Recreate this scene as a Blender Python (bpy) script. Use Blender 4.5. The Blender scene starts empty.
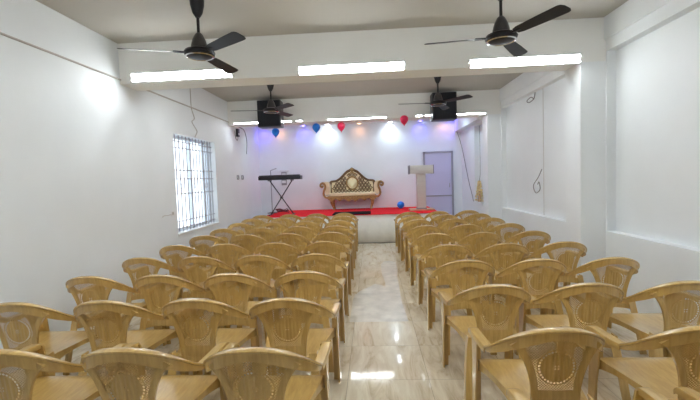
import bpy, bmesh, math, random
from mathutils import Vector, Matrix
random.seed(7)
C = bpy.context.scene.collection
PI = math.pi

# ------------------------------------------------------------------ materials
def mat(name, col, rough=.5, metal=0, spec=.5, emit=None, estr=0, coat=0, noise=None, bump=None):
    m = bpy.data.materials.new(name); m.use_nodes = True
    nt = m.node_tree; b = nt.nodes['Principled BSDF']
    b.inputs['Base Color'].default_value = (*col, 1)
    b.inputs['Roughness'].default_value = rough
    b.inputs['Metallic'].default_value = metal
    b.inputs['Specular IOR Level'].default_value = spec
    b.inputs['Coat Weight'].default_value = coat
    if emit:
        b.inputs['Emission Color'].default_value = (*emit, 1)
        b.inputs['Emission Strength'].default_value = estr
    tc = nt.nodes.new('ShaderNodeTexCoord')
    if noise:   # (scale, amount, (sx,sy,sz))
        mp = nt.nodes.new('ShaderNodeMapping'); mp.inputs['Scale'].default_value = noise[2]
        n = nt.nodes.new('ShaderNodeTexNoise'); n.inputs['Scale'].default_value = noise[0]; n.inputs['Detail'].default_value = 4
        r = nt.nodes.new('ShaderNodeValToRGB')
        a = noise[1]
        r.color_ramp.elements[0].position = .3; r.color_ramp.elements[1].position = .7
        r.color_ramp.elements[0].color = (*[c*(1-a) for c in col], 1)
        r.color_ramp.elements[1].color = (*[min(1, c*(1+a)) for c in col], 1)
        nt.links.new(tc.outputs['Object'], mp.inputs[0]); nt.links.new(mp.outputs[0], n.inputs[0])
        nt.links.new(n.outputs[0], r.inputs[0]); nt.links.new(r.outputs[0], b.inputs['Base Color'])
    if bump:
        n2 = nt.nodes.new('ShaderNodeTexNoise'); n2.inputs['Scale'].default_value = bump[0]; n2.inputs['Detail'].default_value = 5
        bp = nt.nodes.new('ShaderNodeBump'); bp.inputs['Strength'].default_value = bump[1]; bp.inputs['Distance'].default_value = .01
        nt.links.new(tc.outputs['Object'], n2.inputs[0]); nt.links.new(n2.outputs[0], bp.inputs['Height'])
        nt.links.new(bp.outputs[0], b.inputs['Normal'])
    return m

W_PAINT = mat('wall_paint', (.83, .86, .885), .5, spec=.35, noise=(1.2, .03, (1, 1, 1)), bump=(14, .10))
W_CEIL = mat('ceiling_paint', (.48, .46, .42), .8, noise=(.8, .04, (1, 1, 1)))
W_BEAM = mat('beam_paint', (.85, .85, .83), .7, noise=(1, .03, (1, 1, 1)))
GLOSSW = mat('glossy_white_enamel', (.80, .80, .79), .3)
PLASTW = mat('white_plastic', (.8, .8, .8), .4)
BLACK = mat('black_plastic', (.012, .012, .016), .35)
FANB = mat('dark_brown_enamel', (.010, .008, .009), .42, spec=.3)
FANR = mat('fan_motor_enamel', (.03, .026, .026), .3, coat=.3)
CHROME = mat('chrome', (.7, .7, .72), .15, 1)
SPK = mat('speaker_cloth', (.006, .007, .012), .75, noise=(60, .3, (1, 1, 1)))
GREYM = mat('grey_metal', (.35, .35, .36), .4, .6)
TUBE = mat('lit_tube', (1, 1, 1), .5, emit=(.92, .98, 1), estr=20)
LED_W = mat('lit_white_lens', (1, 1, 1), .5, emit=(.85, .93, 1), estr=20)
LED_B = mat('lit_blue_lens', (.1, .1, 1), .5, emit=(.12, .10, 1), estr=6)
LED_O = mat('lit_amber_lens', (1, .5, .2), .5, emit=(1, .5, .25), estr=3)
RED = mat('red_carpet_pile', (.78, .018, .025), .95, spec=.15, noise=(60, .15, (1, 1, 1)), bump=(150, .3))
CLOTH = mat('white_skirt_cloth', (.88, .88, .84), .75, noise=(8, .04, (1, 1, 1)), bump=(6, .15))
STAGEW = mat('stage_boards', (.45, .33, .22), .7)
DOORM = mat('lavender_white_door', (.60, .58, .80), .45)
DOORF = mat('door_frame_grey', (.33, .32, .38), .5)
BLUEB = mat('blue_balloon_rubber', (.01, .22, .85), .3)
REDB = mat('red_balloon_rubber', (.85, .02, .10), .3)
LAM = mat('lectern_laminate', (.62, .60, .56), .45, noise=(3, .04, (1, 1, 8)))
LAMD = mat('lectern_edge', (.22, .21, .24), .5)
WOOD = mat('lectern_base_wood', (.55, .33, .2), .5, noise=(6, .2, (1, 8, 1)))
GOLD = mat('gilded_wood', (.36, .22, .08), .42, .3, noise=(30, .35, (1, 1, 1)), bump=(60, .6))
GOLDD = mat('dark_gilded_carving', (.16, .085, .035), .5, .2, noise=(40, .4, (1, 1, 1)), bump=(50, .6))
CREAM = mat('cream_upholstery', (.83, .70, .46), .6, noise=(20, .06, (1, 1, 1)))
CREAMW = mat('ivory_medallion', (.88, .80, .52), .5)
MAT = mat('black_rubber', (.006, .006, .007), .95, spec=.1)
GRILL = mat('window_grille_paint', (.42, .40, .43), .45)
UPVC = mat('window_frame_white', (.72, .78, .84), .35)
CABLE = mat('grey_cable', (.20, .19, .19), .6)
CABLEW = mat('white_conduit', (.50, .46, .43), .6)
STRAW = mat('straw_yellow', (.75, .60, .30), .8, noise=(25, .3, (1, 1, 1)))
MAROON = mat('maroon_cable', (.12, .02, .03), .6)
SWG = mat('switch_grey', (.22, .22, .23), .5)
FILM = None

def chair_material(perf):
    m = bpy.data.materials.new('tan_moulded_plastic_lattice' if perf else 'tan_moulded_plastic'); m.use_nodes = True
    nt = m.node_tree; N = nt.nodes; L = nt.links; b = N['Principled BSDF']
    tc = N.new('ShaderNodeTexCoord'); sp = N.new('ShaderNodeSeparateXYZ'); L.new(tc.outputs['Object'], sp.inputs[0])
    mp = N.new('ShaderNodeMapping'); mp.inputs['Scale'].default_value = (30, 6, 3)
    n = N.new('ShaderNodeTexNoise'); n.inputs['Scale'].default_value = 1.6; n.inputs['Detail'].default_value = 3; n.inputs['Distortion'].default_value = .8
    r = N.new('ShaderNodeValToRGB')
    r.color_ramp.elements[0].position = .25; r.color_ramp.elements[0].color = (.48, .295, .078, 1)
    r.color_ramp.elements[1].position = .75; r.color_ramp.elements[1].color = (.64, .42, .135, 1)
    L.new(tc.outputs['Object'], mp.inputs[0]); L.new(mp.outputs[0], n.inputs[0]); L.new(n.outputs[0], r.inputs[0])
    L.new(r.outputs[0], b.inputs['Base Color'])
    b.inputs['Roughness'].default_value = .30
    b.inputs['Specular IOR Level'].default_value = .6; b.inputs['Coat Weight'].default_value = 1.; b.inputs['Coat Roughness'].default_value = .14
    if perf:
        def M(op, a, b_=None, c=None):
            x = N.new('ShaderNodeMath'); x.operation = op
            for i, v in enumerate((a, b_, c)):
                if v is None: continue
                if isinstance(v, (int, float)): x.inputs[i].default_value = v
                else: L.new(v, x.inputs[i])
            return x.outputs[0]
        X, Z = sp.outputs[0], sp.outputs[2]
        zz = M('SUBTRACT', Z, .592)
        # fine diamond lattice of holes
        p = M('MULTIPLY', M('ADD', X, Z), 1/.013); q = M('MULTIPLY', M('SUBTRACT', X, Z), 1/.013)
        fp = M('ABSOLUTE', M('SUBTRACT', M('FRACT', p), .5)); fq = M('ABSOLUTE', M('SUBTRACT', M('FRACT', q), .5))
        hole = M('LESS_THAN', M('MAXIMUM', fp, fq), .34)
        rad = M('SQRT', M('ADD', M('MULTIPLY', X, X), M('MULTIPLY', zz, zz)))
        outside = M('GREATER_THAN', rad, .090)
        # panel edges
        half = M('ADD', .082, M('MULTIPLY', M('POWER', M('MAXIMUM', M('SUBTRACT', Z, .50), 0), 1.6), .95))
        inside = M('LESS_THAN', M('ABSOLUTE', X), half)
        zlo = M('GREATER_THAN', Z, .475); zhi = M('LESS_THAN', Z, M('SUBTRACT', .728, M('MULTIPLY', M('MULTIPLY', X, X), 1.2)))
        lat = M('MULTIPLY', M('MULTIPLY', hole, outside), M('MULTIPLY', inside, M('MULTIPLY', zlo, zhi)))
        # ring of round holes
        ang = M('MULTIPLY', M('ARCTAN2', zz, X), 32/(2*PI))
        fa = M('SUBTRACT', M('FRACT', ang), .5)
        da = M('MULTIPLY', fa, .0155); dr = M('SUBTRACT', rad, .079)
        ring = M('LESS_THAN', M('SQRT', M('ADD', M('MULTIPLY', da, da), M('MULTIPLY', dr, dr))), .0050)
        # little centre rosette
        r2 = M('SUBTRACT', rad, .010); a2 = M('SUBTRACT', M('FRACT', M('MULTIPLY', M('ARCTAN2', zz, X), 4/(2*PI))), .5)
        da2 = M('MULTIPLY', a2, .0157)
        ros = M('LESS_THAN', M('SQRT', M('ADD', M('MULTIPLY', da2, da2), M('MULTIPLY', r2, r2))), .0034)
        holes = M('MAXIMUM', lat, M('MAXIMUM', ring, ros))
        tr = N.new('ShaderNodeBsdfTransparent'); mx = N.new('ShaderNodeMixShader'); out = N['Material Output']
        L.new(holes, mx.inputs[0]); L.new(b.outputs[0], mx.inputs[1]); L.new(tr.outputs[0], mx.inputs[2]); L.new(mx.outputs[0], out.inputs[0])
        # flutes inside the oval + incised outline
        fl = M('SINE', M('MULTIPLY', X, 2*PI/.022))
        ins = M('LESS_THAN', rad, .068)
        hgt = M('MULTIPLY', M('MULTIPLY', fl, ins), .3)
        e = M('LESS_THAN', M('ABSOLUTE', M('SUBTRACT', M('ABSOLUTE', X), M('ADD', half, .006))), .003)
        hgt = M('SUBTRACT', hgt, M('MULTIPLY', e, 2.))
        bp = N.new('ShaderNodeBump'); bp.inputs['Strength'].default_value = .9; bp.inputs['Distance'].default_value = .004
        L.new(hgt, bp.inputs['Height']); L.new(bp.outputs[0], b.inputs['Normal'])
    return m
TAN = chair_material(False); TANP = chair_material(True)

def floor_material():
    m = bpy.data.materials.new('polished_marble_tile'); m.use_nodes = True
    nt = m.node_tree; N = nt.nodes; L = nt.links; b = N['Principled BSDF']
    tc = N.new('ShaderNodeTexCoord')
    sp = N.new('ShaderNodeSeparateXYZ'); L.new(tc.outputs['Object'], sp.inputs[0])
    def M(op, a, b_=None):
        x = N.new('ShaderNodeMath'); x.operation = op
        for i, v in enumerate((a, b_)):
            if v is None: continue
            if isinstance(v, (int, float)): x.inputs[i].default_value = v
            else: L.new(v, x.inputs[i])
        return x.outputs[0]
    tx = M('MULTIPLY', M('ADD', sp.outputs[0], .22+6), 1/.6); ty = M('MULTIPLY', M('ADD', sp.outputs[1], -4.08+12), 1/.6)
    ix = M('FLOOR', tx); iy = M('FLOOR', ty)
    cb = N.new('ShaderNodeCombineXYZ'); L.new(ix, cb.inputs[0]); L.new(iy, cb.inputs[1])
    wn = N.new('ShaderNodeTexWhiteNoise'); L.new(cb.outputs[0], wn.inputs[0])
    off = N.new('ShaderNodeVectorMath'); off.operation = 'MULTIPLY_ADD'
    L.new(wn.outputs['Color'], off.inputs[0]); off.inputs[1].default_value = (9, 9, 9)
    mp = N.new('ShaderNodeMapping'); mp.inputs['Scale'].default_value = (7, 1.3, 1); mp.inputs['Rotation'].default_value = (0, 0, .12)
    L.new(tc.outputs['Object'], mp.inputs[0]); L.new(mp.outputs[0], off.inputs[2])
    n = N.new('ShaderNodeTexNoise'); n.inputs['Scale'].default_value = 1.5; n.inputs['Detail'].default_value = 8; n.inputs['Roughness'].default_value = .62; n.inputs['Distortion'].default_value = 1.1
    L.new(off.outputs[0], n.inputs[0])
    r = N.new('ShaderNodeValToRGB'); cr = r.color_ramp
    cr.elements[0].position = .30; cr.elements[0].color = (.48, .38, .245, 1)
    cr.elements[1].position = .72; cr.elements[1].color = (.83, .77, .62, 1)
    e = cr.elements.new(.47); e.color = (.68, .59, .44, 1)
    L.new(n.outputs[0], r.inputs[0])
    seam = M('MINIMUM', M('MINIMUM', M('FRACT', tx), M('FRACT', ty)), 1)
    s = M('LESS_THAN', seam, .006)
    mx = N.new('ShaderNodeMix'); mx.data_type = 'RGBA'
    L.new(M('MULTIPLY', s, .55), mx.inputs[0]); L.new(r.outputs[0], mx.inputs[6]); mx.inputs[7].default_value = (.16, .12, .09, 1)
    L.new(mx.outputs[2], b.inputs['Base Color'])
    b.inputs['Roughness'].default_value = .07; b.inputs['Specular IOR Level'].default_value = .6
    n3 = N.new('ShaderNodeTexNoise'); n3.inputs['Scale'].default_value = 5; L.new(tc.outputs['Object'], n3.inputs[0])
    bp = N.new('ShaderNodeBump'); bp.inputs['Strength'].default_value = .04; bp.inputs['Distance'].default_value = .02
    L.new(n3.outputs[0], bp.inputs['Height']); L.new(bp.outputs[0], b.inputs['Normal'])
    return m
FLOOR = floor_material()

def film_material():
    m = bpy.data.materials.new('whitish_film_reflection'); m.use_nodes = True
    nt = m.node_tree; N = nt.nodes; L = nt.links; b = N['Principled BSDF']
    b.inputs['Base Color'].default_value = (.90, .86, .77, 1); b.inputs['Roughness'].default_value = .10  # pale colour also stands in for the reflected stage front
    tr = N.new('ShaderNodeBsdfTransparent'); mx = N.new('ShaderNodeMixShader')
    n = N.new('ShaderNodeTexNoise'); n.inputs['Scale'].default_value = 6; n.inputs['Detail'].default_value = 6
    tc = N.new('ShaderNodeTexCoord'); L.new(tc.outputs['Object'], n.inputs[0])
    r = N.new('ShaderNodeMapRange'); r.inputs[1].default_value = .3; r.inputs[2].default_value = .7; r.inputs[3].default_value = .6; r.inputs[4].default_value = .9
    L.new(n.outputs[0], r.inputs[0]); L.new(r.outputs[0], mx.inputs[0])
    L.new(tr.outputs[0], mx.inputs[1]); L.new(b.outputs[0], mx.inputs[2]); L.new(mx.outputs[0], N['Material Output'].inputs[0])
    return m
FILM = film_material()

def glass_material():
    m = bpy.data.materials.new('frosted_pane'); m.use_nodes = True
    b = m.node_tree.nodes['Principled BSDF']
    b.inputs['Base Color'].default_value = (.93, .97, 1, 1); b.inputs['Roughness'].default_value = .25
    b.inputs['Transmission Weight'].default_value = 1; b.inputs['IOR'].default_value = 1.05
    return m
GLASS = glass_material()

# ------------------------------------------------------------------ mesh helpers
class MB:
    def __init__(s): s.bm = bmesh.new()
    def box(s, x0, x1, y0, y1, z0, z1, bev=0, mtx=None):
        v = [s.bm.verts.new((x, y, z)) for x in (x0, x1) for y in (y0, y1) for z in (z0, z1)]
        fs = [(0, 1, 3, 2), (4, 6, 7, 5), (0, 4, 5, 1), (2, 3, 7, 6), (0, 2, 6, 4), (1, 5, 7, 3)]
        ff = [s.bm.faces.new([v[i] for i in f]) for f in fs]
        if bev:
            es = list({e for f in ff for e in f.edges})
            r = bmesh.ops.bevel(s.bm, geom=es, offset=bev, segments=2, affect='EDGES', profile=.6)
            v = list({q for f in r['faces'] for q in f.verts} | {q for q in v if q.is_valid})
        if mtx:
            for q in v: q.co = mtx @ q.co
        return s
    def loops(s, rings, close_ring=True, caps=True):
        R = [[s.bm.verts.new(p) for p in ring] for ring in rings]
        n = len(R[0])
        for a, b in zip(R, R[1:]):
            for i in range(n if close_ring else n-1):
                j = (i+1) % n
                s.bm.faces.new((a[i], a[j], b[j], b[i]))
        if caps and close_ring:
            s.bm.faces.new(R[0][::-1]); s.bm.faces.new(R[-1])
        return R
    def tube(s, pts, r, seg=8, caps=True):
        pts = [Vector(p) for p in pts]; rs = r if isinstance(r, (list, tuple)) else [r]*len(pts)
        rings = []; up = None
        for i, p in enumerate(pts):
            t = (pts[min(i+1, len(pts)-1)] - pts[max(i-1, 0)]).normalized()
            if up is None:
                up = Vector((0, 0, 1)) if abs(t.z) < .9 else Vector((1, 0, 0))
            a = t.cross(up).normalized(); up = a.cross(t).normalized()
            rings.append([p + (a*math.cos(2*PI*k/seg) + up*math.sin(2*PI*k/seg))*rs[i] for k in range(seg)])
        s.loops(rings, True, caps); return s
    def lathe(s, prof, c=(0, 0, 0), seg=20):   # prof: (r, z)
        c = Vector(c)
        rings = [[c + Vector((max(r, 1e-4)*math.cos(2*PI*k/seg), max(r, 1e-4)*math.sin(2*PI*k/seg), z)) for k in range(seg)] for r, z in prof]
        s.loops(rings); return s
    def prism(s, pts, y0, y1):   # outline in x,z extruded in y
        s.loops([[Vector((x, y0, z)) for x, z in pts], [Vector((x, y1, z)) for x, z in pts]]); return s
    def ell(s, c, rx, ry, rz, seg=16, rings=10, fn=None):
        c = Vector(c); rr = []
        for i in range(1, rings):
            th = PI*i/rings
            rr.append([c + Vector((rx*math.sin(th)*math.cos(2*PI*k/seg), ry*math.sin(th)*math.sin(2*PI*k/seg), rz*math.cos(th))) for k in range(seg)])
        s.loops(rr); return s
    def mesh(s, name, m, smooth=True):
        bmesh.ops.recalc_face_normals(s.bm, faces=s.bm.faces)
        me = bpy.data.meshes.new(name); s.bm.to_mesh(me); s.bm.free()
        me.materials.append(m)
        if smooth:
            me.polygons.foreach_set('use_smooth', [True]*len(me.polygons))
            try: me.set_sharp_from_angle(angle=math.radians(38))
            except Exception: pass
        return me
    def build(s, name, m, parent=None, smooth=True, loc=None):
        o = bpy.data.objects.new(name, s.mesh(name, m, smooth)); C.objects.link(o)
        if parent: o.parent = parent
        if loc: o.location = loc
        return o
def thing(name, label, cat, loc=(0, 0, 0), rz=0, group=None):
    o = bpy.data.objects.new(name, None); C.objects.link(o); o.empty_display_size = .1
    o.location = loc; o.rotation_euler = (0, 0, rz); o['label'] = label; o['category'] = cat
    if group: o['group'] = group
    return o
def tag(o, label, cat, group=None):
    o['label'] = label; o['category'] = cat
    if group: o['group'] = group
    return o
def struct(name, mb, m, parent=None, smooth=False):
    o = mb.build(name, m, parent, smooth)
    if not parent: o['kind'] = 'structure'
    return o
def copy_tree(o, parent=None):
    c = o.copy(); C.objects.link(c); c.parent = parent
    for ch in list(o.children): copy_tree(ch, c)
    return c
def smooth_path(pts, n=6):
    P = [Vector(p) for p in pts]; out = []
    for i in range(len(P)-1):
        p0, p1, p2, p3 = P[max(i-1, 0)], P[i], P[i+1], P[min(i+2, len(P)-1)]
        for k in range(n):
            t = k/n
            out.append(.5*((2*p1) + (-p0+p2)*t + (2*p0-5*p1+4*p2-p3)*t*t + (-p0+3*p1-3*p2+p3)*t*t*t))
    out.append(P[-1]); return out

# ------------------------------------------------------------------ room
XL, XR, XC = -3.0, 2.70, 2.42
YB, YF = 11.1, -7.0
HC = 3.22
struct('floor', MB().box(-3.5, 3.3, YF-.2, YB+.3, -.1, 0), FLOOR)
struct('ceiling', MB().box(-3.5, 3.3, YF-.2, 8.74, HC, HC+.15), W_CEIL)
struct('ceiling_stage', MB().box(-3.5, 3.3, 8.74, YB+.3, 3.02, HC+.15), W_PAINT)
# left wall with a window hole
WY0, WY1, WZ0, WZ1 = 5.96, 7.58, .73, 2.29
w = MB()
w.box(XL-.25, XL, YF, WY0, 0, HC); w.box(XL-.25, XL, WY1, 9.6, 0, HC)
w.box(XL-.25, XL, WY0, WY1, 0, WZ0); w.box(XL-.25, XL, WY0, WY1, WZ1, HC)
w.box(XL-.25, XL-.13, 9.6, YB, 0, HC)
struct('wall_left', w, W_PAINT)
struct('wall_back', MB().box(-3.5, 3.3, YB, YB+.2, 0, HC), W_PAINT)
struct('wall_front', MB().box(-3.5, 3.3, YF-.2, YF, 0, HC), W_PAINT)
# right wall: solid below and above, shallow blind niches between columns
BEAMS = (-6.22, -2.57, 1.08, 4.73, 8.38); BT = .36; NZ0, NZ1, ND = .797, 2.84, .10
w = MB()
w.box(XR+ND, XR+.3, YF, 8.5, 0, HC)
w.box(XR, XR+ND, YF, 8.5, 0, NZ0); w.box(XR, XR+ND, YF, 8.5, NZ1, HC)
for y in BEAMS: w.box(XR, XR+ND, y-.02, y+BT+.22, NZ0, NZ1)
w.box(XR-.022, XR+.02, YF, 8.5, 2.97, HC)
w.box(2.50, 3.0, 8.5, 8.95, 0, HC)
w.box(2.50, 3.0, 9.72, YB, 0, HC)
w.box(2.44, 3.0, 8.95, 9.72, .82, .86); w.box(2.50, 3.0, 8.95, 9.72, 0, .86); w.box(2.50, 3.0, 8.95, 9.72, 2.66, HC); w.box(2.61, 3.0, 8.95, 9.72, .86, 2.66)
struct('wall_right', w, W_PAINT)
struct('trim_1', MB().box(XR+.092, XR+ND+.004, 6.60, 6.615, NZ0, NZ1), mat('niche_seam', (.62, .61, .60), .5))
for i, y in enumerate(BEAMS):
    struct('trim_%d' % (i+2), MB().box(XC, XR+.02, y+.002, y+BT, 0, 2.75), W_PAINT)
    struct('trim_%d' % (i+11), MB().box(XL-.02, XR+.02, y, y+BT, 2.735 if y < 8 else 2.72, HC+.01), W_BEAM)
struct('trim_8', MB().box(2.32, 2.51, 8.74, YB, 2.68, 3.03), W_PAINT)

# window
wf = MB(); fx0, fx1 = XL-.20, XL-.15
wf.box(fx0, fx1, WY0-.01, WY1+.01, WZ0-.01, WZ0+.05); wf.box(fx0, fx1, WY0-.01, WY1+.01, WZ1-.05, WZ1+.01)
for y in (WY0, WY0+.86, WY0+1.40, WY1-.05): wf.box(fx0, fx1, y-.005, y+.05, WZ0, WZ1)
win = wf.build('window_1', UPVC, None, False); win['kind'] = 'structure'
g = MB().box(XL-.182, XL-.176, WY0+.02, WY1-.02, WZ0+.02, WZ1-.02); g.build('pane', GLASS, win, False)
g = MB(); gx = XL-.07
for z in (WZ0+.07, WZ0+.18, WZ0+.62, WZ0+.86, WZ0+1.0, WZ1-.2, WZ1-.10): g.tube([(gx, WY0-.005, z), (gx, WY1+.005, z)], .009, 6)
n = 13
for i in range(n):
    y = WY0+.06+(WY1-WY0-.12)*i/(n-1); g.tube([(gx, y, WZ0-.005), (gx, y, WZ1+.005)], .010, 6)
for i in range(2, n, 4):
    y = WY0+.06+(WY1-WY0-.12)*i/(n-1)
    g.tube([(gx, y+.05*math.cos(a), WZ0+.74+.05*math.sin(a)) for a in [k*PI/6 for k in range(13)]], .005, 5)
g.build('grille', GRILL, win)
struct('window_sill', MB().box(XL-.14, XL+.02, WY0-.02, WY1+.02, WZ0-.02, WZ0+.012, .004), GLOSSW, win)

# back door
d = MB().box(1.50, 2.21, YB-.03, YB+.01, 0, 2.12).build('door_1', DOORM, None, False); d['kind'] = 'structure'
f = MB(); f.box(1.45, 1.50, YB-.05, YB+.01, 0, 2.17); f.box(2.21, 2.26, YB-.05, YB+.01, 0, 2.17); f.box(1.45, 2.26, YB-.05, YB+.01, 2.12, 2.17)
f.build('door_frame', DOORF, d, False)
MB().box(1.50, 2.21, YB-.045, YB-.02, .93, .965).build('rail', DOORF, d, False)
MB().tube([(2.15, YB-.03, 1.18), (2.15, YB-.07, 1.18), (2.15, YB-.07, 1.28), (2.15, YB-.03, 1.28)], .008, 6).build('door_handle', GREYM, d)

# ------------------------------------------------------------------ stage
st = thing('stage', 'low platform at the end of the hall with a white cloth front', 'stage', (-.5, 9.15, 0))
MB().box(-2.1, 2.05, .06, 1.93, 0, .65).build('platform', STAGEW, st, False)
sk = MB(); R = []
nseg = 120
top = []; bot = []; mid = []
for i in range(nseg+1):
    x = -2.1 + 4.15*i/nseg
    a = .006*math.sin(x*9) + .004*math.sin(x*23+1)
    top.append(Vector((x, .03, .648))); mid.append(Vector((x, .028+a, .33))); bot.append(Vector((x, .02+a*1.6, .006)))
R = sk.loops([top, mid, bot], False, False)
s_ = sk.build('skirt', CLOTH, st)
sm = s_.modifiers.new('thick', 'SOLIDIFY'); sm.thickness = .006
tag(MB().box(-2.6, 1.55, 9.145, 11.09, .652, .664, .003).build('red_carpet', RED, None, False), 'bright red carpet covering the top of the stage', 'carpet')
tag(MB().box(-.93, -.03, 9.147, 9.92, .664, .680, .004).build('black_mat', MAT, None, False), 'black rubber mat at the front of the red stage in front of the sofa', 'mat')
# cable along the stage foot
tag(MB().tube(smooth_path([(-.42, 9.11, .007), (-.2, 9.08, .007), (.05, 9.10, .007), (.2, 9.02, .007), (.35, 9.09, .007), (.6, 9.12, .007)]), .007, 6).build('floor_cable', CABLE), 'dark cable lying on the floor along the foot of the stage', 'cable')

# ------------------------------------------------------------------ floor film with the stage front's reflection painted into its white
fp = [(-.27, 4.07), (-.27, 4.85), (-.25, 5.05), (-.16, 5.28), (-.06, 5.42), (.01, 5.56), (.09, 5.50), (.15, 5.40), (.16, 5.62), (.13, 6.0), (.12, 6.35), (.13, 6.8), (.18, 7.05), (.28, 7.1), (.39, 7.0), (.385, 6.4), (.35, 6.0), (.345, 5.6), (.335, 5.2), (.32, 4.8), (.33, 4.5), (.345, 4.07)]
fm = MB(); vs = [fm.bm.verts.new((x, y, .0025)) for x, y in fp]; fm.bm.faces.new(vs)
o = fm.build('film_stage_reflection', FILM, None, False); tag(o, 'wavy-edged whitish film with painted-in stage reflection on the marble aisle floor', 'floor film')
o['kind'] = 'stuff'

# ------------------------------------------------------------------ chairs
def chair_proto():
    t = thing('plastic_armchair', 'x', 'chair')
    # rim path, right side, from centre to corner (x, y, z)
    half = smooth_path([(0, -.205, .788), (.06, -.202, .785), (.12, -.190, .773), (.18, -.160, .746), (.230, -.112, .704), (.258, -.055, .657), (.266, 0, .624), (.266, .03, .609)], 4)
    full = [Vector((-p.x, p.y, p.z)) for p in half[::-1]] + half[1:]
    def section(P, tan, wid, band, lip=.009, rec=.007):
        side = tan.cross(Vector((0, 0, 1))); side.z = 0; side.normalize()   # points outward (rear)
        u = Vector((0, 0, 1))
        return [P + side*a + u*b for a, b in ((-wid*.5, -.002), (-wid*.25, .004), (wid*.25, .004), (wid*.5, -.001), (wid*.5, -lip), (wid*.5-rec, -lip-.004), (wid*.5-rec-.003, -band), (wid*.5-rec-.010, -band), (wid*.5-rec-.012, -lip-.006), (-wid*.5, -lip))]
    m = MB(); rings = []; n = len(full)
    for i, p in enumerate(full):
        tn = (full[min(i+1, n-1)] - full[max(i-1, 0)]).normalized()
        s = abs(i-(n-1)/2)/((n-1)/2)
        wid = .050 + .004*s*s
        band = .050 + .016*math.sin(PI*min(1, s/.8))**2 - .026*max(0, (s-.55)/.45)
        rings.append(section(p, tn, wid, band))
    m.loops(rings); m.build('top_rail', TAN, t)
    for sx in (-1, 1):
        path = smooth_path([(.266, .025, .608), (.268, .08, .604), (.272, .16, .603), (.275, .25, .602), (.276, .315, .596), (.276, .335, .582)], 3)
        m = MB(); rings = []
        for i, p in enumerate(path):
            s = i/(len(path)-1); wid = .050 + .006*math.sin(PI*s); d = .030 - .008*s
            q = Vector((p.x*sx, p.y, p.z))
            pr = [(-.5, -.003), (-.44, .003), (0, .005), (.44, .003), (.5, -.003), (.5, -d), (.42, -d), (.40, -.010), (-.40, -.010), (-.42, -d), (-.5, -d)]
            rings.append([q + Vector((sx*a*wid, 0, b)) for a, b in pr])
        m.loops(rings); m.build('armrest', TAN, t)
        # front leg rises to the arm: an L-shaped post
        m = MB(); rings = []
        for z, x, y0, y1 in ((0, .268, .300, .355), (.2, .268, .280, .345), (.40, .268, .245, .335), (.52, .272, .215, .325), (.590, .280, .170, .320)):
            rings.append([Vector((sx*a, b, z)) for a, b in ((x+.010, y0), (x+.010, y1), (x-.040, y1), (x-.040, y1-.010), (x-.002, y1-.012), (x-.002, y0))])
        m.loops(rings); m.build('leg', TAN, t)
        m = MB(); rings = []
        for z, x, y in ((0, .215, -.235), (.2, .200, -.195), (.36, .182, -.155), (.43, .170, -.150)):
            rings.append([Vector((sx*a, b, z)) for a, b in ((x+.014, y-.016), (x+.014, y+.042), (x+.005, y+.042), (x+.003, y-.006), (x-.040, y-.008), (x-.040, y-.017))])
        m.loops(rings); m.build('leg', TAN, t)
    # seat: dished trapezoid with rolled front and arched side aprons
    m = MB(); nx, ny = 12, 12; top = []
    def sp(i, j, dz=0):
        v = j/ny; u = -1+2*i/nx
        y = -.155 + .485*v; hw = .165 + .085*min(1, v*1.25)
        z = .405 + .018*v - .012*(1-u*u)*math.sin(PI*min(1, v*1.05)) - .022*max(0, (v-.85)/.15)**2
        return Vector((hw*u, y, z+dz))
    G = [[m.bm.verts.new(sp(i, j)) for i in range(nx+1)] for j in range(ny+1)]
    B = [[m.bm.verts.new(sp(i, j, -.006)) for i in range(nx+1)] for j in range(ny+1)]
    for j in range(ny):
        for i in range(nx):
            m.bm.faces.new((G[j][i], G[j][i+1], G[j+1][i+1], G[j+1][i])); m.bm.faces.new((B[j][i], B[j+1][i], B[j+1][i+1], B[j][i+1]))
    def apron(idx, drop):
        lo = []
        for k, (j, i) in enumerate(idx):
            c = G[j][i].co; s = k/(len(idx)-1)
            lo.append(Vector((c.x*1.015, c.y, c.z-drop(s))))
        a = [m.bm.verts.new(p) for p in lo]
        for k in range(len(idx)-1):
            m.bm.faces.new((G[idx[k][0]][idx[k][1]], G[idx[k+1][0]][idx[k+1][1]], a[k+1], a[k]))
    arch = lambda s: .030+.055*abs(2*s-1)**2.2
    apron([(j, 0) for j in range(ny+1)], arch); apron([(j, nx) for j in range(ny+1)], arch)
    apron([(0, i) for i in range(nx+1)], lambda s: .045+.02*abs(2*s-1)**2); apron([(ny, i) for i in range(nx+1)], lambda s: .030+.04*abs(2*s-1)**3)
    bmesh.ops.remove_doubles(m.bm, verts=m.bm.verts, dist=.0005)
    m.build('seat', TAN, t)
    # backrest
    m = MB(); nz, nx = 16, 20
    def railz(x):
        x = abs(x)
        for p, q in zip(half, half[1:]):
            if p.x <= x <= q.x+1e-9: return p.z+(q.z-p.z)*(x-p.x)/(q.x-p.x)
        return half[-1].z
    def hw(z):
        s = (z-.40)/.345
        return .113 + .026*s + .078*max(0, (s-.2)/.8)**2.0
    def yb(x, z):
        s = (z-.40)/.345
        return -.150 - .042*s + .55*x*x
    def bp(i, j, off):
        z = .40 + .345*j/nz; u = -1+2*i/nx; x = hw(z)*u
        z = .40 + (railz(x)-.022-.40)*j/nz
        e = abs(u); ridge = .008*max(0, min(1, (e-.78)/.05)) + (.005 if z < .455 else 0)
        return Vector((x, yb(x, z) - (.0008+ridge)*(1 if off else -.6), z))
    F = [[m.bm.verts.new(bp(i, j, True)) for i in range(nx+1)] for j in range(nz+1)]
    Bk = [[m.bm.verts.new(bp(i, j, False)) for i in range(nx+1)] for j in range(nz+1)]
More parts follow.
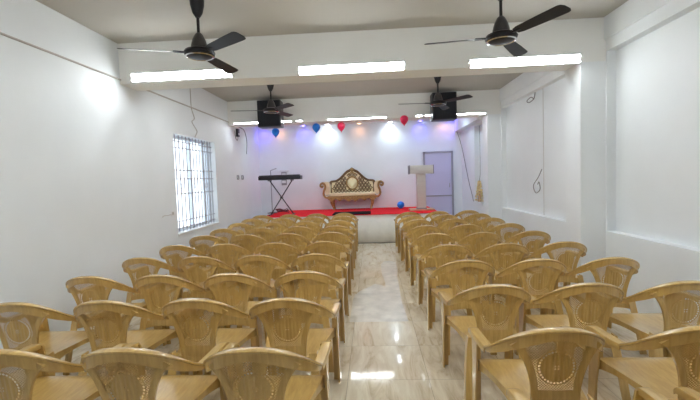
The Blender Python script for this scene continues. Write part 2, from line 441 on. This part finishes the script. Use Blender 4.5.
    for j in range(nz):
        for i in range(nx):
            m.bm.faces.new((F[j][i], F[j][i+1], F[j+1][i+1], F[j+1][i])); m.bm.faces.new((Bk[j][i], Bk[j+1][i], Bk[j+1][i+1], Bk[j][i+1]))
        for i, fl in ((0, 0), (nx, 1)):
            m.bm.faces.new((F[j][i], F[j+1][i], Bk[j+1][i], Bk[j][i]))
    for i in range(nx):
        m.bm.faces.new((F[0][i], Bk[0][i], Bk[0][i+1], F[0][i+1])); m.bm.faces.new((F[nz][i], F[nz][i+1], Bk[nz][i+1], Bk[nz][i]))
    m.build('backrest', TANP, t)
    for ch in t.children:
        for v in ch.data.vertices: v.co.x *= .958
    return t

proto = chair_proto(); used = [False]
ORD = ['first', 'second', 'third', 'fourth', 'fifth', 'sixth', 'seventh', 'eighth', 'ninth', 'tenth']
def put_chair(x, y, rz, label, group):
    o = proto if not used[0] else copy_tree(proto); used[0] = True
    o.location = (x, y, 0); o.rotation_euler = (0, 0, rz); o['label'] = label; o['group'] = group
LY = [1.85, 2.56, 3.24, 3.98, 4.72, 5.50, 6.25, 7.02, 7.78, 8.50]
RY = [1.33, 2.02, 2.77, 3.52, 4.30, 5.12, 5.95, 6.75, 7.50, 8.25]
LCOL = ['beside the aisle', 'second from the aisle', 'third from the aisle', 'nearest the left wall']
RCOL = ['beside the aisle', 'second from the aisle', 'nearest the right wall']
for r, y in enumerate(LY):
    for c in range(4):
        if r == 0 and c > 2: continue
        x = -.537-.0085*(y-1.85)-.586*c + random.uniform(-.003, .003)
        put_chair(x, y+random.uniform(-.015, .015), math.radians(random.uniform(-.6, .6)),
                  'tan plastic armchair in the left block, %s row from the camera, %s' % (ORD[r], LCOL[c]), 'plastic armchairs left of the aisle')
for r, y in enumerate(RY):
    for c in range(3):
        if r < 2:
            if (r == 0 and c > 1) or (r == 1 and c > 1): continue
            x = .835+.68*c
        else: x = .787-.007*(y-2.77)+.592*c + random.uniform(-.003, .003)
        put_chair(x, y+random.uniform(-.012, .012), math.radians(random.uniform(-.6, .6)),
                  'tan plastic armchair in the right block, %s row from the camera, %s' % (ORD[r], RCOL[c] if not (r < 2 and c == 1) else 'second from the aisle'), 'plastic armchairs right of the aisle')

# ------------------------------------------------------------------ ceiling fans
def make_fan():
    t = thing('ceiling_fan', 'x', 'fan')
    MB().lathe([(.02, -.17), (.045, -.13), (.062, -.06), (.066, -.01), (.066, 0)], seg=20).build('canopy', FANB, t)
    MB().tube([(0, 0, -.16), (0, 0, -.33)], .014, 10).build('down_rod', FANB, t)
    m = MB().lathe([(.018, -.31), (.035, -.325), (.060, -.375), (.073, -.425), (.075, -.45), (.09, -.465)], seg=24)
    m.build('motor_cover', FANR, t)
    MB().lathe([(.09, -.46), (.130, -.475), (.142, -.495), (.135, -.515), (.105, -.532), (.05, -.54), (.01, -.542)], seg=28).build('motor', FANB, t)
    m = MB(); rr = [[Vector(((R_)*math.cos(2*PI*k/32), R_*math.sin(2*PI*k/32), z)) for k in range(32)] for R_, z in ((.124, -.518), (.132, -.528), (.118, -.534), (.110, -.526), (.124, -.518))]
    m.loops(rr, True, False); m.build('trim_ring', CHROME, t)
    bl = None
    for k in range(3):
        a = k*2*PI/3
        m = MB()
        outline = [(.17, -.038), (.22, -.052), (.45, -.062), (.64, -.066), (.665, -.058), (.68, -.03), (.68, .03), (.665, .055), (.64, .062), (.45, .058), (.22, .048), (.17, .036)]
        rings = []
        for dz in (0, -.004):
            rings.append([Vector((x, y*math.cos(.2), -.495 - y*math.sin(.24) - .01*(x-.17) + dz)) for x, y in outline])
        m.loops(rings); b = m.build('blade', FANB, t, False); b.rotation_euler = (0, 0, a)
        MB().box(.10, .23, -.018, .018, -.502, -.490, .003).build('blade_bracket', FANB, b)
    return t
fan = make_fan(); first = True
for lab, x, y, a in (('dark ceiling fan in front of the first beam, on the left', -1.57, 3.72, 202),
                     ('dark ceiling fan in front of the first beam, on the right', 1.21, 3.72, 175),
                     ('dark ceiling fan in front of the left black speaker', -1.68, 6.85, 192),
                     ('dark ceiling fan in front of the right black speaker', 1.17, 6.85, 188)):
    o = fan if first else copy_tree(fan); first = False
    o.location = (x, y, HC); o.rotation_euler = (0, 0, math.radians(a)); o['label'] = lab; o['group'] = 'ceiling fans'

# ------------------------------------------------------------------ tube lights
def make_tube(L_, twin=True):
    t = thing('tube_light', 'x', 'light')
    MB().box(-L_/2, L_/2, -.035, 0, -.055 if twin else -.02, .055 if twin else .02, .005).build('housing', PLASTW, t)
    for z in ((-.033, .033) if twin else (0,)):
        m = MB(); c0 = math.radians(260)
        arc = [(-.052+.016*math.cos(c0+math.radians(d)), z+.016*math.sin(c0+math.radians(d))) for d in range(-80, 81, 16)]
        m.loops([[Vector((xx, a, b)) for a, b in arc] for xx in (-L_/2+.02, L_/2-.02)], True, True); m.build('tube', TUBE, t)
        m = MB(); arc = [(-.052+.0165*math.cos(c0+math.radians(d)), z+.0165*math.sin(c0+math.radians(d))) for d in range(80, 281, 20)]
        m.loops([[Vector((xx, a, b)) for a, b in arc] for xx in (-L_/2+.02, L_/2-.02)], True, True); m.build('tube_back', PLASTW, t)
        MB().box(-L_/2, -L_/2+.025, -.068, -.03, z-.018, z+.018, .003).box(L_/2-.025, L_/2, -.068, -.03, z-.018, z+.018, .003).build('end_cap', PLASTW, t)
    return t
tw = make_tube(1.26)
bars = [(-2.21, 4.73, 2.80, 'twin tube light at the left end of the nearest beam'), (-.19, 4.73, 2.785, 'twin tube light in the middle of the nearest beam'), (1.78, 4.73, 2.77, 'twin tube light at the right end of the nearest beam')]
for i, (x, y, z, lab) in enumerate(bars):
    o = tw if i == 0 else copy_tree(tw); o.location = (x, y, z); o['label'] = lab; o['group'] = 'tube lights on the nearest beam'
for y, w_ in ((1.08, 'overhead'),):  # unseen tubes above the view, added to brighten the near room
    for x, s in ((-2.21, 'left'), (-.19, 'middle'), (1.78, 'right')):
        o = copy_tree(tw); o.location = (x, y, 2.79); o['group'] = 'added tube lights on the %s beam' % w_
        o['label'] = 'added unseen twin tube light on the %s beam, %s of the three' % (w_, s)
for y, zz, w_ in ((1.44, 2.82, 'overhead'), (5.09, 2.87, 'nearest')):  # extra tubes on hidden beam faces, added to lift walls and seats
    for x, s in ((-1.75, 'left'), (-.19, 'middle'), (1.40, 'right')):
        o = copy_tree(tw); o.location = (x, y, zz); o.rotation_euler = (0, 0, PI); o['group'] = 'added tube lights behind the %s beam' % w_
        o['label'] = 'added unseen twin tube light on the stage side of the %s beam, %s of three' % (w_, s)
sg = make_tube(1.26, False)
for i, (x, lab) in enumerate(((-2.24, 'single tube light at the left end of the far beam'), (-.255, 'single tube light in the middle of the far beam'), (1.76, 'single tube light at the right end of the far beam'))):
    o = sg if i == 0 else copy_tree(sg); o.location = (x, 8.38, 2.75); o['label'] = lab; o['group'] = 'tube lights on the far beam'
sm_ = make_tube(.17, False)
for i, (x, lab) in enumerate(((-1.46, 'short lit lamp on the far beam right of the left speaker'), (1.03, 'short lit lamp on the far beam left of the right speaker'))):
    o = sm_ if i == 0 else copy_tree(sm_); o.location = (x, 8.38, 2.75); o['label'] = lab; o['group'] = 'short lamps on the far beam'

# ------------------------------------------------------------------ speakers on far beam
def make_speaker():
    t = thing('wall_speaker', 'x', 'speaker')
    MB().box(-.24, .24, -.34, -.03, -.27, .27, .02).build('cabinet', BLACK, t)
    MB().box(-.22, .22, -.352, -.335, -.25, .25, .008).build('grille', SPK, t)
    MB().box(-.05, .05, -.04, 0, -.10, .10).build('bracket', GREYM, t)
    return t
sp_ = make_speaker()
for i, (x, lab) in enumerate(((-2.03, 'black box speaker on the far beam behind the left fan'), (1.50, 'black box speaker on the far beam behind the right fan'))):
    o = sp_ if i == 0 else copy_tree(sp_); o.location = (x, 8.38, 2.88); o['label'] = lab; o['group'] = 'speakers on the far beam'

# ------------------------------------------------------------------ stage downlights
kinds = {'w': (LED_W, 'white', (.70, .88, 1), 8), 'b': (LED_B, 'blue', (.13, .10, 1), 3.5), 'o': (LED_O, 'amber', (1, .5, .25), 1.6)}
DL = [(-2.95, 'b'), (-2.5, 'o'), (-1.82, 'b'), (-1.15, 'w'), (-.28, 'o'), (.57, 'w'), (1.38, 'b'), (2.0, 'o'), (2.26, 'b')]
pos = ['at the far left above the keyboard', 'above the keyboard', 'left of the left white lamp', 'above the left of the sofa', 'above the right arm of the sofa', 'left of the lectern', 'above the lectern', 'above the door', 'at the far right beside the door']
for (x, k), ps in zip(DL, pos):
    mm, nm, colr, en = kinds[k]
    t = thing('downlight', 'small round %s stage lamp %s' % (nm, ps), 'light', (x, YB-.17, 3.02), 0, 'downlights along the stage ceiling')
    MB().lathe([(.07, 0), (.07, -.02), (.055, -.025)], seg=20).build('housing', PLASTW, t)
    MB().lathe([(.05, -.02), (.05, -.030), (.03, -.034)], seg=20).build('lens', mm, t)
    ld = bpy.data.lights.new('downlight_bulb', 'SPOT'); ld.energy = en; ld.color = colr; ld.spot_size = math.radians(140); ld.spot_blend = .9; ld.shadow_soft_size = .05
    lo = bpy.data.objects.new('bulb', ld); C.objects.link(lo); lo.parent = t; lo.location = (0, 0, -.045); lo.rotation_euler = (math.radians(12), 0, 0)

for x, ps in ((-2.3, 'over the keyboard'), (-1.0, 'in front of the sofa'), (.57, 'left of the lectern'), (1.9, 'right of the lectern')):  # unseen downlights hidden by the beam, added to brighten the stage
    t = thing('downlight', 'added unseen round white lamp behind the far beam, %s' % ps, 'light', (x, 9.6, 3.02), 0, 'added downlights behind the far beam')
    MB().lathe([(.07, 0), (.07, -.02), (.055, -.025)], seg=20).build('housing', PLASTW, t)
    MB().lathe([(.05, -.02), (.05, -.030), (.03, -.034)], seg=20).build('lens', LED_W, t)
    ld = bpy.data.lights.new('downlight_bulb', 'SPOT'); ld.energy = 8.5; ld.color = (.58, .84, 1); ld.spot_size = math.radians(160); ld.spot_blend = .6; ld.shadow_soft_size = .06
    lo = bpy.data.objects.new('bulb', ld); C.objects.link(lo); lo.parent = t; lo.location = (0, 0, -.045); lo.rotation_euler = (math.radians(25), 0, 0)

# ------------------------------------------------------------------ balloons (neck down)
def balloon(x, y, z, r, m, lab, grp, cat='balloon'):
    t = thing('balloon', lab, cat, (x, y, z), 0, grp)
    prof = [(.012*r/.09, -1.32), (.10, -1.22), (.35, -1.0), (.68, -.62), (.90, -.25), (.98, .1), (.92, .45), (.72, .75), (.42, .94), (.15, 1.0), (.02, 1.01)]
    MB().lathe([(a*r if i else .1*r, b*r) for i, (a, b) in enumerate(prof)], seg=20).build('skin', m, t)
    MB().lathe([(.14*r, -1.42*r), (.10*r, -1.36*r), (.05*r, -1.30*r)], seg=10).build('knot', m, t)
    return t
balloon(-2.11, 8.9, 2.60, .088, BLUEB, 'blue balloon hanging below the left speaker', 'balloons under the far beam')
balloon(-1.15, 8.62, 2.63, .088, BLUEB, 'blue balloon hanging left of the middle tube light', 'balloons under the far beam')
balloon(-.605, 8.60, 2.63, .088, REDB, 'red balloon hanging under the middle tube light', 'balloons under the far beam')
balloon(.71, 8.20, 2.66, .088, REDB, 'red balloon at the far beam right of the middle tube light', 'balloons under the far beam')
t = balloon(0, 0, 0, .10, BLUEB, 'round blue balloon resting on the red stage carpet beside the lectern', None)
t.location = (.76, 10.55, .764); t.rotation_euler = (PI/2, 0, .3)

# ------------------------------------------------------------------ sofa
so = thing('carved_sofa', 'ornate gold carved sofa with cream cushions on the red stage', 'sofa', (-.52, 10.55, .680))
prof = [(0, 1.11), (.03, 1.09), (.08, 1.055), (.13, 1.035), (.2, .975), (.32, .855), (.40, .80), (.46, .775), (.60, .755), (.62, .66)]
outer = [(-x, z) for x, z in prof[::-1]] + prof[1:]
inner = [(x*.93, .44+(z-.44)*.91) for x, z in outer]
m = MB(); m.prism([(-.62, .36)] + [(x, z) for x, z in outer] + [(.62, .36)], .40, .46); m.build('back_frame', GOLDD, so)
m = MB().prism([(-.56, .42)] + inner + [(.56, .42)], .385, .405); back = m.build('back_upholstery', None or CREAM, so)
m = MB(); m.tube(smooth_path([(x, .39, z) for x, z in outer], 3), .020, 8); m.build('crest_rail', GOLDD, so)
def lat():
    m = MB()
    def topz(x):
        x = abs(x)
        for (a, za), (b, zb) in zip([(p[0]*.93, .44+(p[1]-.44)*.91) for p in prof], [(p[0]*.93, .44+(p[1]-.44)*.91) for p in prof[1:]]):
            if a <= x <= b: return za+(zb-za)*(x-a)/max(1e-6, b-a)
        return .6
    for row in range(8):
        for c in range(-6, 7):
            x = c*.092+(.046 if row % 2 else 0); z = .49+row*.072
            if abs(x) > .54 or z > topz(x)-.03 or (abs(x) < .17 and abs(z-.70) < .19): continue
            m.tube([(x+.042*math.cos(a)*(1+.3*math.cos(4*a)), .380, z+.034*math.sin(a)*(1+.3*math.cos(4*a))) for a in [k*PI/4 for k in range(9)]], .011, 4)
    return m
lat().build('lattice_carving', GOLDD, so)
m = MB(); m.tube([(.155*math.cos(k*PI/12), .37, .70+.175*math.sin(k*PI/12)) for k in range(25)], .022, 8); m.build('medallion_frame', GOLD, so)
m = MB(); heart = []
for k in range(28):
    a = 2*PI*k/28; heart.append((0.0085*16*math.sin(a)**3*.95, .705+0.0085*(13*math.cos(a)-5*math.cos(2*a)-2*math.cos(3*a)-math.cos(4*a))*1.0))
m.loops([[Vector((x, .385, z)) for x, z in heart], [Vector((x, .355, z)) for x, z in heart], [Vector((x*.8, .340, .70+(z-.70)*.8)) for x, z in heart]])
m.build('medallion_cushion', CREAMW, so)
m = MB(); m.tube(smooth_path([(-.10, .37, .93), (-.05, .36, .97), (0, .36, 1.00), (.05, .36, .97), (.10, .37, .93)], 3), .018, 6); m.ell((0, .37, 1.06), .05, .03, .05); m.build('crest_carving', GOLD, so)
MB().box(-.62, .62, -.02, .40, .37, .445, .025).build('seat_cushion', CREAM, so)
m = MB(); ap = [(-.66, .37)] + [(x/40*.66, .265 + .035*math.cos(x/40*PI*6) - .03*(abs(x) < 6)) for x in range(-40, 41)] + [(.66, .37)]
m.prism(ap, -.03, .0); m.build('apron', GOLD, so)
MB().box(-.64, .64, 0, .44, .27, .37).build('seat_frame', GOLDD, so)
for sx in (-1, 1):
    pth = smooth_path([(sx*.60, 0, .33), (sx*.70, 0, .34), (sx*.755, 0, .42), (sx*.74, 0, .52), (sx*.71, 0, .60), (sx*.715, 0, .68), (sx*.765, 0, .725), (sx*.82, 0, .70), (sx*.83, 0, .645), (sx*.79, 0, .62), (sx*.77, 0, .655)], 4)
    m = MB(); m.tube([p+Vector((0, -.01, 0)) for p in pth], .028, 8); arm = m.build('arm_scroll', GOLD, so)
    m = MB(); q = smooth_path([(sx*.63, .44), (sx*.65, .55), (sx*.65, .66), (sx*.67, .72), (sx*.72, .74), (sx*.77, .735), (sx*.80, .69)], 3) if False else None
    pts2 = [(sx*.60, .44), (sx*.59, .60), (sx*.61, .70), (sx*.66, .75), (sx*.73, .755), (sx*.79, .72), (sx*.78, .66), (sx*.72, .62), (sx*.71, .52), (sx*.72, .44), (sx*.68, .38)]
    m.prism(pts2, .02, .42); m.build('arm_cushion', CREAM, so)
    for y in (.03, .38):
        m = MB(); m.tube(smooth_path([(sx*.52, y, .29), (sx*.545, y-.01*(y < .2), .20), (sx*.52, y, .10), (sx*.50, y-.0, .035), (sx*.515, y, .0)], 3), [.045, .047, .048, .045, .04, .034, .028, .025, .022, .024, .026, .028, .028][:13], 8); m.build('leg', GOLD, so)

# ------------------------------------------------------------------ lectern
le = thing('lectern', 'pale T-shaped lectern standing on the right of the red stage', 'lectern', (1.235, 9.95, .664))
MB().box(-.29, .29, -.18, .22, .90, 1.105, .006).build('top', LAM, le)
MB().box(-.298, -.278, -.185, .22, .895, 1.11).build('edge_panel', LAMD, le); MB().box(.278, .298, -.185, .22, .895, 1.11).build('edge_panel', LAMD, le)
MB().box(-.105, .105, -.10, .14, .06, .90, .004).build('column', LAM, le)
MB().box(-.12, .12, -.11, .15, .03, .06).build('collar', LAMD, le)
MB().box(-.30, .30, -.20, .22, 0, .032, .005).build('base', WOOD, le)

# ------------------------------------------------------------------ keyboard + stand
ks = thing('keyboard_stand', 'black X-shaped folding keyboard stand on the left of the stage', 'stand', (-2.22, 9.70, .664))
for y in (-.02, .02):
    s = 1 if y < 0 else -1
    MB().tube([(-.28*s, y, .012), (.28*s, y, .845)], .014, 8).build('leg', BLACK, ks)
for s in (-1, 1):
    MB().tube([(.28*s, -.16, .853), (.28*s, .16, .853)], .013, 8).build('top_bar', BLACK, ks)
    MB().tube([(.28*s, -.2, .015), (.28*s, .2, .015)], .015, 8).build('foot_bar', BLACK, ks)
MB().tube([(0, -.05, .43), (0, .05, .43)], .028, 12).build('knob', BLACK, ks)
kb = thing('keyboard', 'long black electronic keyboard resting on the X-shaped stand', 'keyboard', (-2.225, 9.70, 1.531), math.radians(-1))
MB().box(-.52, .52, -.15, .15, 0, .095, .012).build('body', BLACK, kb)
MB().box(-.47, .45, -.149, .146, .094, .108, .004).build('rear_panel', mat('keyboard_dark_grey', (.03, .03, .035), .3), kb) if False else MB().box(-.50, .50, -.145, -.02, .09, .118, .008).build('rear_panel', mat('keyboard_dark_grey', (.03, .03, .035), .3), kb)
m = MB()
for i in range(36): m.box(-.46+i*.0256, -.46+i*.0256+.0235, .0, .14, .094, .104)
m.build('keys', PLASTW, kb, False)
# microphone stand behind the keyboard
ms = thing('microphone_stand', 'thin grey microphone stand behind the keyboard', 'stand', (-2.62, 10.3, .664))
MB().lathe([(.13, 0), (.13, .012), (.03, .03), (.014, .04)], seg=20).build('base', BLACK, ms)
MB().tube([(0, 0, .03), (0, 0, 1.12)], .012, 8).build('pole', GREYM, ms)
MB().tube([(0, 0, 1.12), (.16, -.02, 1.17)], .010, 8).build('boom', GREYM, ms)
m = MB()
pts = [(-2.35+.16*math.cos(a)*(1+.2*math.sin(3.3*a)), 10.3+.11*math.sin(a)*(1+.2*math.cos(2.3*a)), .672+.006*(i % 7)+.0022*i) for i, a in enumerate([k*.5 for k in range(36)])]
tag(m.tube(pts, .010, 6).build('coiled_cable', MAROON), 'dark coiled cable heaped on the carpet behind the keyboard stand', 'cable')
# distribution box on the back wall
bx = thing('electrical_box', 'tall grey electrical box on the back wall behind the keyboard', 'electrical box', (-2.44, YB, 1.38))
MB().box(-.07, .07, -.06, 0, 0, .37, .004).build('case', GREYM, bx)
for z in (.06, .16, .26): MB().box(-.055, .055, -.068, -.058, z, z+.07).build('breaker_row', PLASTW, bx)
tag(MB().box(-.001-2.55, -2.30, YB-.05, YB, 1.77, 1.80).build('cable_trunking', PLASTW), 'short white trunking above the grey electrical box', 'trunking')

# ------------------------------------------------------------------ wall bits and cables
for i, (y, lab) in enumerate(((8.82, 'grey switch plate on the left wall, left one of the pair'), (9.14, 'grey switch plate on the left wall, right one of the pair'))):
    t = thing('switch_plate', lab, 'switch', (XL, y, 1.615), 0, 'switch plates on the left wall')
    MB().box(0, .014, -.06, .06, -.05, .05, .003).build('plate', SWG, t); MB().box(.012, .02, -.04, -.005, -.03, .03).build('rocker', PLASTW, t); MB().box(.012, .02, .01, .045, -.03, .03).build('rocker', BLACK, t)
t = thing('junction_box', 'small black box high on the left wall near the far beam', 'box', (XL, 8.9, 2.62))
MB().box(0, .05, -.06, .06, -.09, .09, .005).build('case', BLACK, t); MB().box(.048, .056, -.03, .03, -.05, -.01).build('socket', PLASTW, t)
def cable(name, pts, r, m, lab, n=5): return tag(MB().tube(smooth_path(pts, n), r, 6).build(name, m), lab, 'cable')
cable('conduit', [(XL+.01, YF+.01, 2.79), (XL+.01, 2, 2.785), (XL+.01, 5, 2.79), (XL+.01, 8.7, 2.79)], .010, CABLEW, 'thin conduit running along the top of the left wall')
cable('hanging_cable', [(XL+.012, 8.75, 2.75), (XL+.02, 9.1, 2.76), (XL+.02, 9.4, 2.72), (XL+.02, 9.55, 2.5), (XL+.02, 9.5, 2.25), (XL+.02, 9.48, 2.18)], .008, CABLE, 'loose dark cable drooping beside the black box, left wall')
cable('hanging_cable', [(XL+.012, 8.745, 2.66), (XL+.012, 8.76, 2.56), (XL+.012, 8.80, 2.48), (XL+.012, 8.88, 2.45), (XL+.012, 8.93, 2.50), (XL+.012, 8.93, 2.525)], .006, CABLE, 'short looped cable beneath the black box on the left wall')
cable('hanging_cable', [(XL+.01, 6.62, 3.2), (XL+.01, 6.62, 2.85), (XL+.01, 6.64, 2.75), (XL+.01, 6.72, 2.62), (XL+.01, 6.62, 2.55), (XL+.01, 6.74, 2.46), (XL+.01, 6.80, 2.40), (XL+.01, 6.70, 2.30)], .006, CABLEW, 'thin pale cable hanging down the wall above the window')
cable('ceiling_conduit', [(XL+.02, 5.4, HC-.012), (-2.2, 5.4, HC-.012), (-1.64, 6.0, HC-.012), (-1.64, 6.85, HC-.012)], .010, CABLEW, 'thin conduit on the ceiling behind the nearest beam', 2)
cable('wall_cable', [(2.36, 10.98, 2.675), (2.44, 11.0, 2.45), (2.485, 10.85, 2.1), (2.485, 10.6, 1.76), (2.485, 10.25, 1.3), (2.485, 9.95, .99), (2.45, 9.72, .875), (2.43, 9.6, .868)], .008, CABLE, 'cable drooping down the right wall of the stage')
cable('hanging_cable', [(2.60, 9.62, 2.65), (2.60, 9.62, 1.9), (2.59, 9.60, 1.5), (2.56, 9.56, 1.36)], .006, CABLE, 'thin straight cable hanging above the straw bundle')
cable('wire_loop', [(XR+.09, 6.9, 2.84), (XR+.07, 6.9, 2.74), (XR+.05, 7.05, 2.70), (XR+.04, 7.12, 2.74), (XR+.06, 7.0, 2.78), (XR+.05, 6.85, 2.72)], .007, CABLE, 'small loop of loose wire at the top of the right wall panel')
cable('wire_loop', [(XR+.09, 6.66, 1.55), (XR+.07, 6.75, 1.42), (XR+.05, 6.90, 1.28), (XR+.04, 6.78, 1.16), (XR+.05, 6.64, 1.22), (XR+.06, 6.70, 1.34), (XR+.07, 6.78, 1.30)], .007, CABLE, 'small knot of loose wire low on the right wall panel')
cable('ceiling_wire', [(-3.0+.02, 3.22, HC-.01), (-2.4, 3.3, HC-.01), (-1.7, 3.35, HC-.01), (-1.58, 3.66, HC-.01)], .010, CABLE, 'dark wire crossing the ceiling to the left fan', 2)
t = thing('socket_outlet', 'small white outlet on the left wall beside the window', 'socket', (XL, 5.80, 1.07))
MB().box(0, .012, -.045, .045, -.04, .04, .003).build('plate', PLASTW, t); MB().box(.010, .016, -.02, .02, -.02, .02).build('insert', CABLEW, t)
cable('wall_wire', [(XL+.006, 5.76, 1.06), (XL+.006, 5.65, 1.05), (XL+.006, 5.58, 1.06), (XL+.006, 5.5, 1.04)], .004, CABLEW, 'stub of wire beside the small white outlet')

# straw bundle on the niche ledge
sb = thing('dried_flower_bundle', 'pale yellow dried bundle standing on the right wall ledge', 'decoration', (2.52, 9.42, .86))
m = MB()
for i in range(150):
    s = random.random()**.8; z = .02+.46*s; r = .10*(1-s)+.025
    a = random.uniform(0, 2*PI); x, y = r*.7*math.cos(a), r*math.sin(a)*2.0
    x = max(-.09, min(.09, x))
    m.ell((x, y, z), .016, .018, .022, 6, 4)
m.build('blooms', STRAW, sb)['kind'] = 'stuff'
MB().tube([(0, 0, 0), (0, 0, .50)], [.04, .012], 8).build('stem', WOOD, sb)

# ------------------------------------------------------------------ world, camera
wd = bpy.data.worlds.new('World'); bpy.context.scene.world = wd; wd.use_nodes = True
bg = wd.node_tree.nodes['Background']; bg.inputs[0].default_value = (.80, .90, 1, 1); bg.inputs[1].default_value = 1.2

f = 397.; r = .031
a = Vector((21, 22, -f)).normalized(); z = Vector((-r, 1, 0)); z = (z - a*z.dot(a)).normalized(); x = a.cross(z)
cam = bpy.data.cameras.new('camera'); co = bpy.data.objects.new('camera', cam); C.objects.link(co)
M3 = Matrix((x, a, z))     # rows: world axes seen from the camera
co.matrix_world = Matrix.Translation((0, 0, 1.5)) @ M3.to_4x4()
cam.sensor_width = 36; cam.lens = f/700*36; cam.clip_start = .05
sc = bpy.context.scene; sc.camera = co
sc.view_settings.view_transform = 'Standard'; sc.view_settings.look = 'None'; sc.view_settings.gamma = 1
sc.view_settings.exposure = 1.42
sc.cycles.max_bounces = 10; sc.cycles.diffuse_bounces = 6; sc.cycles.transparent_max_bounces = 24
